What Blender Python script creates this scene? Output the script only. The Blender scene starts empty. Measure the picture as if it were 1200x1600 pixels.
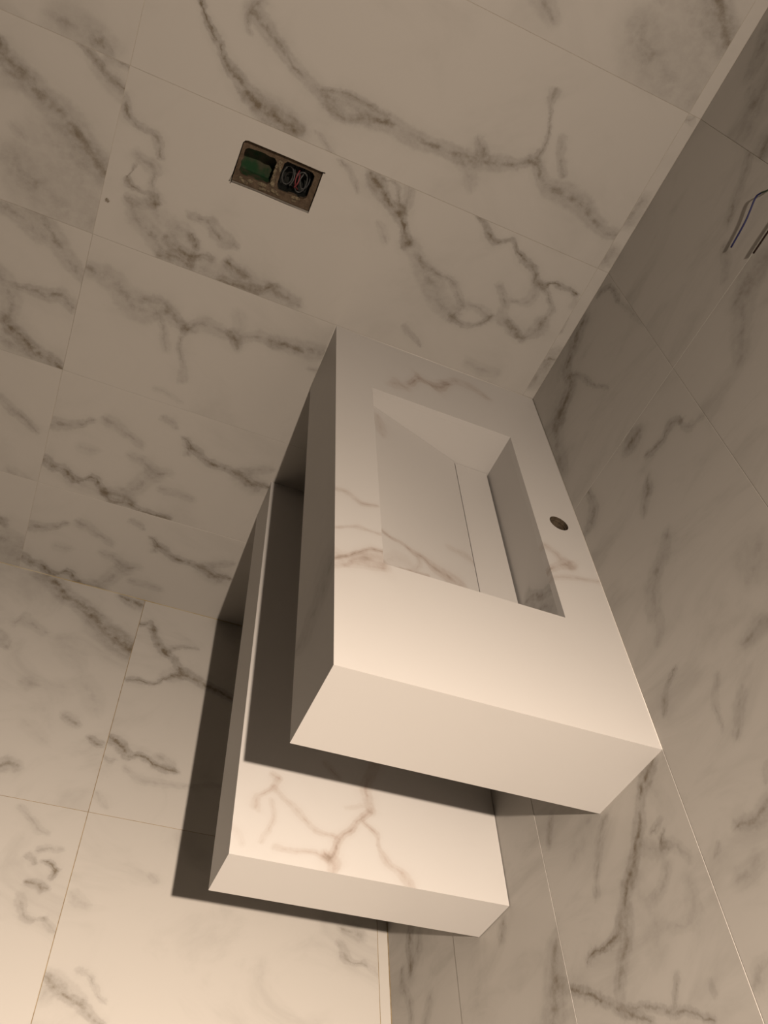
import bpy, bmesh, math, random
from mathutils import Matrix, Vector
random.seed(7)
scene = bpy.context.scene
COL = scene.collection

# ------------------------------------------------------------------ camera
cam_data = bpy.data.cameras.new('camera')
cam = bpy.data.objects.new('camera', cam_data)
COL.objects.link(cam)
cam_data.sensor_fit = 'VERTICAL'
cam_data.sensor_height = 24.0
cam_data.lens = 1305.6 / 1600.0 * 24.0
cam_data.clip_start = 0.02
R = Matrix(((0.9184198, -0.2907098, -0.2683147),
            (-0.0418165, 0.6030979, -0.7965703),
            (0.3933909, 0.7428060, 0.5417406)))
cam.matrix_world = Matrix.Translation((-0.6985, -1.5493, 1.5245)) @ R.to_4x4()
scene.camera = cam

# ------------------------------------------------------------------ world, lamp, exposure
world = bpy.data.worlds.new('world')
scene.world = world
world.use_nodes = True
bg = world.node_tree.nodes['Background']
bg.inputs['Color'].default_value = (1.0, 0.72, 0.46, 1)
bg.inputs['Strength'].default_value = 0.004

# recessed downlight: bright beam with a wide spill, given as an IES table (candela against angle)
IES_ANGLES = [0, 5, 10, 15, 20, 25, 30, 35, 40, 45, 50, 55, 60, 65, 70, 75, 80, 85, 90]
IES_CANDELA = [1060, 1050, 1020, 970, 880, 750, 580, 435, 325, 255, 215, 195, 182, 168, 155, 138, 105, 50, 0]
ies_text = bpy.data.texts.new('downlight_ies')
ies_text.write('IESNA:LM-63-2002\nTILT=NONE\n1 1000 1 %d 1 1 2 0 0 0\n1 1 10\n%s\n0\n%s\n' % (
    len(IES_ANGLES), ' '.join(str(a) for a in IES_ANGLES), ' '.join(str(c) for c in IES_CANDELA)))
sp = bpy.data.lights.new('ceiling_downlight', 'POINT')
sp.energy = 7.6
sp.color = (1.0, 0.825, 0.672)
sp.shadow_soft_size = 0.018
sp.use_nodes = True
_em = sp.node_tree.nodes['Emission']
_ies = sp.node_tree.nodes.new('ShaderNodeTexIES')
_ies.mode = 'INTERNAL'
_ies.ies = ies_text
_ies.inputs['Strength'].default_value = 1.0
sp.node_tree.links.new(_ies.outputs['Fac'], _em.inputs['Strength'])
lamp = bpy.data.objects.new('ceiling_downlight', sp)
COL.objects.link(lamp)
lamp.location = (-0.493, -1.885, 2.37)

scene.view_settings.view_transform = 'Standard'
scene.view_settings.look = 'None'
scene.view_settings.gamma = 1.0
scene.view_settings.use_curve_mapping = False
scene.view_settings.exposure = 0.0

# ------------------------------------------------------------------ marble vein drawings
# per printed tile: (strength, ((u, v, half width) ...)) in millimetres on the tile's own face
VEINS = {
    'M4': [
        (0.85, [(77,140,4.1),(96,112,5.2),(122,87,6.3),(141,65,7.4),(169,48,9.6),(200,29,12.9),(234,19,16.0),(284,9,12.9)]),
        (0.35, [(189,30,10.5),(222,22,21.1),(255,19,21.2),(292,12,12.9)]),
        (0.62, [(162,151,14.0),(193,134,12.2),(234,111,9.3),(278,91,9.3),(313,79,12.3),(355,78,18.3),(418,82,14.4),(481,77,12.5),(528,82,11.5),(571,84,12.7),(624,93,12.9),(662,106,10.9),(689,124,8.9)]),
        (0.5, [(304,89,4.9),(341,97,5.0),(382,97,5.1),(420,92,4.1)]),
        (0.5, [(311,70,5.2),(349,62,6.2),(380,69,6.1),(419,80,5.1)]),
        (0.6, [(689,124,6.4),(731,97,12.9),(767,97,17.3),(811,93,17.3),(841,76,14.3),(875,68,11.2),(916,70,9.1)]),
        (0.55, [(690,123,7.1),(694,161,4.7),(684,194,3.4),(672,219,4.5),(667,241,7.8)]),
        (0.5, [(716,179,5.7),(730,150,6.8),(751,123,7.9)]),
        (0.5, [(581,121,6.6),(593,108,8.8),(607,93,8.9)]),
        (0.35, [(567,80,10.8),(591,65,13.4),(605,42,10.4)]),
        (0.4, [(164,119,4.1),(158,133,5.0),(160,151,5.5),(172,173,7.1)]),
        (0.3, [(315,23,3.3),(346,4,4.4),(385,-13,3.4)]),
    ],
    'M3': [
        (0.85, [(427,296,7.9),(452,277,13.6),(478,259,9.2),(503,247,11.6),(527,223,8.3),(543,202,9.6)]),
        (0.48, [(541,206,10.7),(567,188,13.2),(593,165,17.0),(622,142,18.4),(655,116,18.8),(687,103,11.4)]),
        (0.45, [(567,188,4.8),(614,173,6.1),(648,167,7.3),(676,147,7.4),(689,127,7.8),(685,100,10.7)]),
        (0.5, [(456,291,4.4),(480,294,4.5),(495,267,4.6),(506,250,5.8)]),
        (0.5, [(504,299,9.3),(511,278,9.4),(508,248,7.1)]),
        (0.6, [(685,100,7.8),(709,97,6.7),(734,105,5.6),(752,125,7.0),(756,135,5.5)]),
        (0.4, [(689,131,6.6),(717,138,7.8),(742,134,10.2),(758,130,7.6)]),
        (0.5, [(602,48,5.2),(626,35,6.5),(649,22,3.9)]),
        (0.85, [(640,298,3.4),(652,294,4.6),(671,281,6.9),(693,268,7.0),(707,274,6.1),(723,281,5.8),(742,266,5.8),(760,259,7.0),(786,250,7.1),(810,233,7.1),(822,229,7.6),(838,240,5.1),(856,238,6.2),(870,241,5.0),(887,239,4.9)]),
        (0.4, [(799,239,8.8),(812,212,10.6),(804,185,11.0),(779,178,7.9)]),
        (0.55, [(823,228,7.2),(846,208,7.3),(861,189,6.6),(858,166,11.2),(856,143,15.7),(849,125,13.1),(836,113,7.3)]),
        (0.5, [(742,194,7.3),(763,171,8.7),(780,135,11.3),(798,130,10.1),(819,118,8.9),(838,113,6.5)]),
        (0.5, [(789,138,7.5),(810,129,7.5),(828,115,6.3)]),
        (0.25, [(756,26,10.9),(789,19,12.6),(825,22,10.0)]),
        (0.3, [(886,236,4.9),(898,223,6.5),(897,209,5.6)]),
        (0.6, [(-2,246,8.9),(20,220,6.8),(40,214,5.6),(61,210,6.9),(76,193,7.9),(82,178,5.6)]),
        (0.45, [(40,167,9.2),(64,161,11.7),(79,149,10.2),(79,125,6.4)]),
        (0.75, [(43,145,6.0),(33,124,6.3),(41,113,7.2),(60,110,5.9),(80,111,6.0),(95,98,6.1)]),
        (0.5, [(44,89,7.2),(70,88,9.4),(92,97,6.8)]),
        (0.5, [(46,81,9.6),(65,58,16.1),(92,44,16.3),(119,23,15.2),(137,9,11.5)]),
        (0.3, [(82,114,11.4),(93,88,16.6),(114,66,19.5)]),
        (0.6, [(155,99,6.0),(172,100,7.1),(189,103,11.0),(207,89,12.3),(227,79,13.7),(247,76,8.7)]),
        (0.4, [(130,70,12.4),(156,64,15.0),(174,49,12.6),(183,46,7.6)]),
        (0.7, [(126,43,10.1),(152,33,8.9),(178,26,7.6),(203,36,6.2),(216,36,5.1)]),
        (0.7, [(168,63,6.1),(180,47,5.9),(178,26,6.9),(181,6,7.0)]),
        (0.65, [(117,6,7.3),(139,15,10.0),(164,12,9.0),(182,3,7.8)]),
        (0.42, [(184,4,19.3),(215,6,28.5),(247,3,26.2)]),
        (0.7, [(242,41,10.2),(264,31,11.6),(284,31,7.7)]),
        (0.65, [(235,1,7.8),(270,4,9.1),(299,6,9.1),(320,13,8.9),(340,30,6.3)]),
        (0.4, [(271,26,18.1),(307,16,18.3),(345,18,15.8),(393,9,9.3)]),
        (0.4, [(334,31,6.4),(357,20,10.5),(392,12,10.6)]),
        (1.5, [(9.9,71.3,1.4),(10.9,69.3,1.9),(12.5,67.5,1.4)]),
        (0.4, [(370,293,4.4),(391,284,4.5),(407,270,5.7),(421,257,4.6)]),
        (0.3, [(476,215,5.9),(490,206,8.3),(504,191,7.2)]),
    ],
    'L3': [
        (0.55, [(714,233,13.3),(744,217,15.7),(778,196,20.4),(810,182,23.0),(838,164,23.2),(858,142,23.5),(886,124,21.5),(907,112,21.7)]),
        (0.4, [(734,226,5.6),(759,209,6.8),(790,193,7.9),(815,184,6.8)]),
        (0.4, [(828,170,6.9),(848,151,8.2),(863,146,8.2),(898,118,9.6)]),
        (0.25, [(779,145,23.3),(814,132,33.1),(846,103,33.5),(880,72,26.8)]),
        (0.7, [(819,299,6.4),(842,287,6.5),(863,273,6.5),(883,267,6.5),(905,262,5.4)]),
        (0.35, [(849,279,13.0),(878,263,15.3),(907,252,15.4)]),
        (0.45, [(860,299,8.1),(884,297,8.2),(903,296,6.1)]),
        (0.3, [(749,65,36.7),(797,38,49.9),(856,20,50.0),(902,20,37.1)]),
        (0.8, [(697,255,8.5),(703,243,10.6),(710,231,6.4)]),
        (0.35, [(696,220,21.6),(719,215,26.4),(744,205,16.8)]),
        (0.3, [(739,134,9.4),(751,126,10.6),(758,119,7.1)]),
        (0.25, [(734,93,18.0),(759,75,24.2),(790,47,18.4)]),
    ],
    'L4': [
        (0.4, [(775,23,21.8),(805,20,25.9),(836,17,22.0),(864,15,16.1)]),
        (0.5, [(842,16,9.5),(856,10,9.6),(867,3,5.4)]),
        (0.25, [(687,-9,18.3),(727,-16,18.1),(766,-14,11.8)]),
    ],
    'L2': [
        (0.5, [(733,288,15.0),(761,285,15.3),(789,269,12.9),(813,254,7.8)]),
        (0.55, [(796,306,15.0),(819,284,15.1),(842,258,16.6),(868,234,15.6),(889,216,13.2),(907,203,9.4)]),
        (0.6, [(781,145,6.7),(816,148,9.5),(848,147,12.1),(870,158,13.8),(892,146,13.9)]),
        (0.45, [(743,170,13.1),(761,150,18.2),(782,118,19.5),(786,70,14.1)]),
        (0.85, [(774,72,9.6),(788,56,12.8),(812,41,13.0),(836,21,14.9),(866,14,15.2),(896,1,12.2)]),
        (0.35, [(762,31,17.8),(788,20,20.9),(814,8,12.1)]),
    ],
    'M2': [
        (0.5, [(-10,233,11.9),(32,229,16.1),(58,221,20.2),(77,204,23.1),(110,192,26.3),(139,191,24.5),(164,200,19.3),(191,186,11.1),(209,181,7.0)]),
        (0.4, [(115,211,6.6),(142,219,8.1),(163,211,8.2),(188,196,6.9),(210,184,5.5)]),
        (0.5, [(203,178,9.1),(226,198,15.0),(270,201,12.6),(301,194,11.2),(338,218,11.1),(390,221,14.1),(442,227,17.0),(495,233,14.3)]),
        (0.6, [(291,205,10.6),(303,192,11.8),(311,176,9.0)]),
        (0.25, [(289,248,11.5),(301,231,12.6),(303,210,9.9)]),
        (0.45, [(362,217,8.4),(381,216,11.3),(397,221,7.0)]),
        (0.5, [(401,220,5.6),(418,219,7.1),(431,220,5.7)]),
        (0.35, [(149,184,7.8),(166,162,7.7),(179,122,8.9)]),
        (0.42, [(202,178,6.1),(202,144,5.0),(221,101,6.4),(229,63,10.3)]),
        (0.4, [(-6,-3,6.7),(4,-21,12.7),(20,-37,16.7),(36,-43,12.6)]),
        (0.2, [(179,27,4.6),(206,25,6.2),(243,14,4.6)]),
        (0.3, [(457,188,4.4),(470,190,5.8),(484,191,4.4)]),
    ],
    'M1': [
        (0.55, [(-3,157,9.3),(14,166,14.2),(32,172,10.9),(53,183,7.6),(80,201,6.0)]),
        (0.42, [(104,215,13.0),(128,208,12.9),(151,197,11.3),(166,191,9.7),(187,179,9.7)]),
        (0.45, [(215,264,6.4),(234,259,7.9),(250,248,4.6)]),
        (0.75, [(272,231,6.0),(288,214,9.3),(305,205,11.2),(329,191,9.9),(351,187,10.3),(373,187,8.6),(397,181,8.5),(426,174,11.8),(456,161,10.1)]),
        (0.4, [(285,188,6.8),(283,209,6.9),(275,220,5.9)]),
        (0.4, [(393,184,8.6),(419,196,8.5),(444,211,8.6),(471,220,6.9)]),
        (0.8, [(453,173,5.3),(467,173,7.0),(479,172,5.3)]),
        (0.3, [(409,182,19.8),(444,166,21.9),(472,158,13.8)]),
        (0.85, [(-7,65,10.6),(7,64,13.9),(22,55,12.4),(43,54,10.6),(60,43,10.3),(74,35,10.8),(91,44,8.4),(110,55,9.0),(130,38,8.3),(144,25,8.2)]),
        (0.75, [(137,26,8.4),(163,6,11.0),(193,12,9.3),(221,5,9.3),(251,3,9.4),(291,3,7.6)]),
        (0.5, [(137,26,10.9),(171,32,16.5),(203,21,16.3)]),
        (0.25, [(57,38,14.3),(94,28,18.2),(122,28,14.6)]),
        (0.4, [(185,37,12.3),(206,68,16.5),(222,103,18.3),(239,115,16.5)]),
        (0.35, [(175,143,10.3),(204,138,11.8),(230,119,15.7),(263,128,10.4)]),
        (0.35, [(254,81,9.0),(290,82,10.9),(328,78,7.3)]),
        (0.25, [(68,127,10.3),(86,125,12.0),(101,130,8.4)]),
    ],
    'L1': [
        (0.5, [(783,193,7.9),(808,178,9.5),(825,165,11.1),(847,151,9.6),(873,134,8.1)]),
        (0.3, [(838,9,10.6),(860,0,14.2),(890,-16,10.7)]),
        (0.4, [(831,-136,19.0),(854,-147,25.1),(872,-170,16.8)]),
    ],
    'L0': [
        (0.45, [(832,75,24.2),(861,72,30.4),(897,71,24.4)]),
        (0.5, [(833,122,8.5),(843,130,13.7)]),
        (0.5, [(843,130,13.7),(851,119,8.4)]),
        (0.35, [(853,27,20.8),(875,25,29.0),(899,30,20.5)]),
    ],
    'S3': [
        (0.5, [(4,30,15.0),(6,48,21.1),(11,66,15.1)]),
        (0.45, [(10,78,12.1),(19,100,20.9),(22,120,11.7)]),
        (0.45, [(1,154,4.1),(-2,171,5.5),(-4,185,4.1)]),
        (0.6, [(3,86,3.0),(9,96,3.0),(20,99,2.8)]),
    ],
    'S4': [
        (0.5, [(1,13,12.3),(5,26,17.7),(11,42,12.2)]),
        (0.45, [(0,92,10.5),(2,112,18.3),(9,144,10.4)]),
        (0.4, [(-1,287,4.9),(11,289,7.8),(15,302,4.8)]),
        (0.35, [(-5,367,4.3),(4,376,5.8),(20,377,3.6)]),
    ],
    'Fa': [
        (0.75, [(-14,511,6.3),(7,510,8.3),(26,521,8.4),(40,502,8.8)]),
        (0.85, [(30,505,9.9),(47,472,10.2),(74,440,10.8),(93,430,9.0),(115,403,10.5),(129,389,17.0),(152,384,13.5),(176,376,13.5),(213,364,11.5),(248,350,9.6)]),
        (0.55, [(73,444,7.2),(98,464,7.6),(120,472,6.1),(148,477,4.1)]),
        (0.7, [(3,334,7.2),(28,340,9.2),(54,339,5.4),(87,364,5.2),(125,390,7.1)]),
        (0.35, [(83,367,12.6),(111,382,17.8),(131,398,12.2)]),
        (0.85, [(-8,172,9.4),(13,169,12.2),(31,158,13.2),(50,143,10.7),(67,148,7.8),(82,145,7.6),(107,131,7.6),(128,128,9.3),(150,127,6.2)]),
        (0.4, [(105,157,10.7),(125,146,12.2),(146,135,7.6)]),
        (0.3, [(47,111,7.2),(77,95,10.2),(108,92,8.9),(157,94,6.0),(249,116,6.1)]),
        (0.45, [(3,125,5.9),(16,120,6.0),(25,126,4.5)]),
        (0.25, [(5,41,7.6),(19,26,7.5),(29,15,5.0)]),
    ],
    'Fb': [
        (0.6, [(341,594,20.2),(371,583,22.4),(399,556,21.3),(428,536,20.7),(457,522,20.5),(490,498,21.5),(524,472,24.9),(557,445,30.8),(603,420,29.5)]),
        (0.5, [(384,577,6.4),(406,547,8.1),(422,529,6.7)]),
        (0.5, [(449,526,9.6),(482,510,13.4),(508,496,11.3)]),
        (0.35, [(548,470,14.5),(578,449,17.9),(598,431,17.4)]),
        (0.35, [(339,422,13.3),(347,435,17.4),(365,431,14.2),(405,413,10.4)]),
        (0.35, [(401,266,13.3),(413,266,16.8),(421,267,11.8)]),
        (0.5, [(501,205,9.0),(519,196,12.0),(534,190,7.5)]),
        (0.7, [(561,165,5.8),(576,156,9.0),(592,154,7.7)]),
        (0.6, [(411,54,11.3),(429,65,14.3),(449,67,11.3)]),
        (0.7, [(543,582,12.9),(568,576,17.4),(596,572,17.5)]),
        (0.2, [(443,402,21.8),(476,370,27.3),(497,342,17.6)]),
        (0.5, [(306,384,11.5),(328,363,14.3),(342,348,8.5)]),
        (0.15, [(435,166,13.4),(459,149,13.4),(483,132,10.6)]),
        (0.2, [(515,311,20.0),(541,273,22.2),(558,234,16.1)]),
    ],
    'Fc': [
        (0.65, [(-5,298,4.7),(8,294,7.4),(21,281,8.3),(36,272,8.3),(58,264,8.3),(74,255,8.3),(91,246,7.3),(109,236,5.5)]),
        (0.3, [(5,303,7.5),(29,291,9.4),(45,279,11.2),(66,267,7.4)]),
        (0.4, [(49,314,4.9),(70,307,5.8),(84,289,4.9),(97,275,4.8),(106,272,2.9)]),
        (0.3, [(9,440,8.6),(23,427,10.7),(40,419,7.6)]),
        (0.5, [(526,459,9.2),(548,455,13.2),(567,450,10.7)]),
        (0.5, [(518,427,8.3),(527,410,11.0),(542,396,7.6),(568,397,6.0)]),
        (0.25, [(571,395,5.2),(586,388,6.6),(599,380,4.0)]),
        (0.3, [(139,496,6.1),(146,493,7.3),(154,487,4.8)]),
        (0.25, [(1,263,14.5),(8,274,16.7),(15,285,12.6)]),
    ],
    'Fd': [
        (0.55, [(516,494,4.5),(529,488,5.5),(537,483,3.3)]),
        (0.35, [(530,507,6.2),(547,515,6.2),(570,517,5.0)]),
        (0.75, [(547,489,4.7),(561,488,5.7),(574,478,5.4)]),
        (0.75, [(574,478,5.4),(570,468,5.8),(566,460,4.7)]),
        (0.6, [(531,444,6.9),(543,446,9.0),(555,441,8.8),(564,441,5.6)]),
        (0.4, [(523,419,8.0),(535,401,8.9),(544,385,6.9),(560,381,6.5),(572,389,5.7)]),
        (0.35, [(476,584,6.8),(500,563,6.8),(522,546,7.0),(540,542,4.9)]),
        (0.35, [(572,387,5.0),(588,377,6.0),(601,370,4.0)]),
    ],
    'RA3': [
        (0.7, [(9,256,7.6),(26,273,8.1),(48,286,4.6),(81,286,6.3),(106,286,3.7)]),
        (0.3, [(106,286,3.5),(169,291,5.6),(236,301,5.3)]),
        (0.75, [(14,201,18.9),(20,174,24.9),(44,149,20.7),(69,113,14.9),(118,107,17.8),(133,86,23.5),(144,62,20.2),(169,39,16.3)]),
        (0.5, [(98,118,5.0),(142,139,5.9),(179,146,5.9),(213,157,4.6),(250,175,3.4)]),
        (0.45, [(154,45,21.3),(187,20,23.2),(238,8,21.5),(282,9,15.6)]),
        (0.25, [(25,116,29.0),(68,78,38.5),(120,47,31.0)]),
    ],
    'RB3': [
        (0.75, [(24,157,15.8),(23,172,19.3),(24,188,15.1)]),
        (0.65, [(83,182,6.1),(89,199,6.4),(93,221,8.8),(86,237,10.4),(92,255,8.2),(103,266,4.5)]),
        (0.45, [(95,260,3.9),(115,262,5.5),(132,272,7.2),(140,295,7.1)]),
        (0.4, [(6,329,9.2),(12,318,10.8),(22,307,6.9)]),
        (0.5, [(38,477,15.3),(69,429,17.2),(104,405,17.4),(121,383,16.1),(137,359,12.2),(145,337,9.3)]),
        (0.3, [(144,369,4.2),(160,370,5.2),(168,379,4.3)]),
        (0.25, [(169,408,6.4),(193,396,8.9),(203,387,6.0)]),
        (0.4, [(116,170,6.4),(135,158,11.3),(147,149,8.3)]),
        (0.6, [(-5,45,8.4),(34,46,11.0),(57,35,12.3),(72,14,12.9),(74,-1,8.2)]),
        (0.45, [(133,161,8.5),(154,141,10.0),(168,131,8.2)]),
        (0.42, [(240,149,8.8),(261,133,13.7),(283,98,15.2),(315,77,15.9),(326,69,10.3)]),
        (0.3, [(334,83,6.6),(356,74,8.2),(373,59,7.0)]),
        (0.22, [(232,22,16.6),(237,-2,19.9),(239,-22,13.1)]),
        (0.45, [(429,67,3.8),(440,41,5.2),(455,30,7.7),(466,24,5.1)]),
        (0.35, [(486,126,6.7),(499,111,6.6),(522,103,5.1),(543,100,3.9)]),
        (0.4, [(528,147,7.2),(544,131,8.2),(566,113,6.1)]),
        (0.35, [(391,262,24.4),(402,250,31.0),(412,237,24.3)]),
        (0.35, [(484,222,9.8),(476,206,11.2),(480,183,8.0)]),
        (0.5, [(654,114,10.8),(659,87,9.3),(651,61,6.2)]),
        (0.35, [(651,29,3.9),(657,23,4.8),(659,19,3.5)]),
        (0.3, [(693,73,10.4),(697,55,11.6),(699,32,8.6)]),
        (0.4, [(620,135,4.5),(627,127,5.4),(635,120,3.6)]),
        (0.35, [(780,34,7.8),(784,16,10.1),(794,5,7.9)]),
    ],
    'RA4': [
        (0.45, [(220,298,10.3),(245,268,10.6),(263,238,11.0),(284,205,9.2)]),
        (0.4, [(313,176,8.2),(341,166,10.4),(375,143,7.0)]),
        (0.3, [(263,308,9.8),(228,306,10.2),(184,302,7.0)]),
    ],
    'RB4': [
        (0.45, [(39,213,18.5),(31,190,29.1),(27,163,23.9),(36,136,13.6)]),
        (0.4, [(42,190,13.1),(41,169,18.9),(78,125,17.9),(128,87,12.8)]),
    ],
    'RA5': [
        (0.55, [(37,159,17.8),(60,133,19.4),(71,110,19.7),(76,94,18.2)]),
        (0.4, [(123,105,18.7),(145,85,25.3),(154,62,27.0),(170,41,27.0),(181,13,20.5)]),
        (0.6, [(251,31,27.6),(253,16,27.0),(259,3,14.6)]),
        (0.3, [(101,71,8.5),(123,60,10.1),(150,56,6.2)]),
    ],
    'RB5': [
        (0.6, [(-323,145,18.0),(-302,119,25.4),(-285,97,18.3)]),
    ],
    'RB2': [
        (0.75, [(507,275,9.6),(517,251,11.5),(536,232,9.2),(558,219,11.7),(577,201,11.6),(598,185,10.0),(618,156,10.1),(642,138,11.4),(655,122,9.4),(659,89,6.9),(655,55,5.7)]),
        (0.5, [(637,148,10.3),(668,135,10.1),(688,114,9.9),(714,97,10.2),(737,97,9.5)]),
        (0.5, [(576,253,5.5),(580,242,6.3),(582,233,4.0)]),
        (0.75, [(595,248,7.2),(602,243,6.7),(614,254,3.9)]),
        (0.35, [(587,212,7.8),(605,231,8.8),(615,258,7.3),(639,277,6.1)]),
        (0.4, [(628,241,10.3),(644,227,8.9),(653,212,7.6),(654,191,7.7)]),
        (0.3, [(667,268,12.7),(686,263,14.5),(699,244,9.7),(696,215,7.1)]),
        (0.4, [(514,158,7.2),(528,142,8.8),(557,119,7.3),(595,98,5.8)]),
        (0.22, [(497,123,21.7),(517,106,23.3),(528,75,16.2)]),
        (0.45, [(442,41,7.2),(465,26,9.0),(477,21,7.0)]),
        (0.65, [(640,-40,7.4),(663,-8,6.3),(688,30,6.0),(714,70,6.6),(739,103,6.3),(761,139,5.3)]),
        (0.55, [(735,109,5.2),(744,138,4.5),(767,176,4.4),(781,209,4.2),(798,236,4.2)]),
        (0.5, [(739,201,4.1),(752,190,5.1),(764,180,4.1)]),
        (0.4, [(762,248,3.8),(772,248,4.7),(778,248,2.8)]),
        (0.2, [(618,175,19.3),(672,188,21.6),(707,183,18.0)]),
        (0.2, [(499,250,12.3),(535,260,14.0),(579,272,11.6)]),
    ],
    'RB1': [
        (0.55, [(594,305,12.1),(608,288,18.7),(624,276,20.8),(652,263,23.8),(677,257,24.8),(694,240,20.3)]),
        (0.5, [(641,261,7.6),(654,278,8.2),(667,297,7.1)]),
        (0.45, [(518,165,8.0),(529,157,9.9),(540,150,7.9)]),
        (0.15, [(519,105,28.8),(554,73,33.6),(600,48,29.2)]),
    ],
    'RB0': [
        (0.75, [(358,111,12.2),(393,97,14.7),(445,91,8.3)]),
        (0.4, [(400,139,14.4),(415,133,16.6),(433,108,15.5),(447,88,13.0)]),
        (0.45, [(432,53,11.2),(454,52,11.1),(480,71,9.1),(505,84,11.7),(531,83,10.5)]),
        (0.3, [(520,162,12.4),(535,148,12.3),(550,135,12.3)]),
    ],
    'top': [
        (0.4, [(-337,-168,10.2),(-323,-153,16.7),(-310,-157,14.3)]),
        (0.7, [(-298,-139,8.1),(-282,-110,7.8),(-268,-97,17.8),(-252,-110,18.4),(-234,-107,12.3),(-210,-78,6.6)]),
        (0.4, [(-224,-80,8.3),(-190,-53,12.7),(-163,-51,13.0),(-143,-58,13.2),(-120,-75,9.6)]),
        (0.42, [(-451,-557,3.3),(-431,-557,5.2),(-421,-563,5.0),(-406,-573,5.1),(-381,-568,3.2)]),
        (0.4, [(-451,-651,2.5),(-422,-636,2.6),(-411,-632,4.5),(-398,-633,3.1),(-374,-632,3.0)]),
        (0.75, [(-450,-715,3.3),(-428,-700,3.2),(-414,-688,3.2),(-394,-673,3.7),(-375,-670,4.2)]),
        (0.5, [(-432,-723,2.7),(-418,-704,4.2),(-400,-696,11.7),(-376,-694,13.8)]),
        (0.3, [(-450,-730,4.3),(-432,-719,5.9),(-400,-710,6.4),(-377,-705,5.2)]),
        (0.25, [(-450,-702,11.1),(-432,-704,10.6),(-404,-696,10.0),(-371,-681,9.9)]),
        (0.4, [(-89,-529,6.3),(-73,-542,8.0),(-63,-559,7.8),(-51,-570,6.1)]),
        (0.5, [(-96,-591,5.6),(-72,-572,7.0),(-50,-557,10.4)]),
        (0.5, [(-50,-557,10.4),(-45,-563,10.2)]),
        (0.35, [(-95,-609,4.1),(-60,-595,5.8),(-25,-587,4.7),(-4,-583,4.8)]),
    ],
    'slope': [
        (0.6, [(16,-575,3.9),(37,-578,3.8),(56,-576,3.9),(78,-581,5.9),(97,-580,6.2),(116,-588,10.4),(135,-590,11.8),(159,-591,14.5),(182,-598,15.0)]),
        (0.55, [(16,-648,7.2),(30,-651,4.3),(55,-637,2.6),(77,-628,2.8),(106,-617,2.9)]),
        (0.3, [(78,-622,4.7),(90,-599,5.2),(90,-587,5.6)]),
        (0.2, [(25,-638,8.5),(50,-616,13.0),(69,-614,13.8)]),
        (0.3, [(159,-510,5.7),(181,-506,5.8),(200,-502,9.0),(219,-508,7.4)]),
        (0.35, [(25,-234,7.5),(30,-263,12.5),(33,-293,6.8)]),
    ],
    'cover': [
        (0.35, [(-165,-431,3.8),(-147,-430,6.3),(-123,-441,6.4),(-98,-452,4.3)]),
    ],
    'bowlback': [
        (0.6, [(585,787,18.3),(586,799,9.9),(609,825,8.0),(619,847,9.5),(635,867,8.7)]),
        (0.4, [(603,797,12.0),(634,822,13.7),(665,851,11.5)]),
        (0.35, [(631,811,6.1),(634,826,4.2),(652,838,3.9)]),
    ],
    'front': [  # dark diagonal streaks across the basin's front panel
        (0.4, [(715,853,21.9),(729,830,24.9),(739,799,24.3),(749,768,27.8),(756,744,20.5),(750,717,11.4)]),
        (0.22, [(691,857,24.4),(691,821,30.1),(698,796,25.6)]),
    ],
    'shelftop': [
        (0.4, [(-394,-757,4.8),(-382,-763,5.3)]),
        (0.4, [(-382,-763,5.3),(-389,-781,4.9),(-401,-792,4.0),(-412,-801,4.8),(-416,-822,7.6)]),
        (0.4, [(-389,-781,4.6),(-371,-797,4.6),(-353,-810,5.7),(-328,-833,4.5),(-308,-841,4.4),(-287,-843,4.4)]),
        (0.55, [(-220,-698,8.6),(-229,-725,8.4),(-236,-742,8.7),(-234,-768,8.1),(-228,-787,7.1)]),
        (0.3, [(-272,-791,3.2),(-255,-786,3.2),(-239,-778,4.4),(-228,-778,5.9)]),
        (0.65, [(-231,-788,4.9),(-248,-805,4.8),(-263,-827,4.8),(-282,-846,5.6),(-292,-872,6.5),(-300,-884,4.6)]),
        (0.6, [(-304,-874,6.6),(-294,-883,10.9),(-290,-893,10.1),(-292,-903,5.7)]),
        (0.42, [(-383,-877,4.0),(-356,-878,4.0),(-327,-874,4.1),(-309,-878,5.3),(-300,-885,5.4)]),
        (0.5, [(-244,-808,3.7),(-229,-817,4.9),(-219,-827,4.7),(-218,-844,3.4),(-210,-861,5.8),(-200,-872,5.8),(-185,-879,7.0),(-174,-890,8.2),(-166,-904,6.9)]),
        (0.3, [(-402,-874,3.7),(-392,-851,3.7),(-386,-829,3.9),(-390,-803,4.1)]),
        (0.4, [(-307,-716,5.2),(-293,-729,5.2),(-282,-738,3.9)]),
        (0.2, [(-449,-858,5.1),(-437,-868,6.0),(-428,-882,4.9)]),
    ],
}

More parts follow.
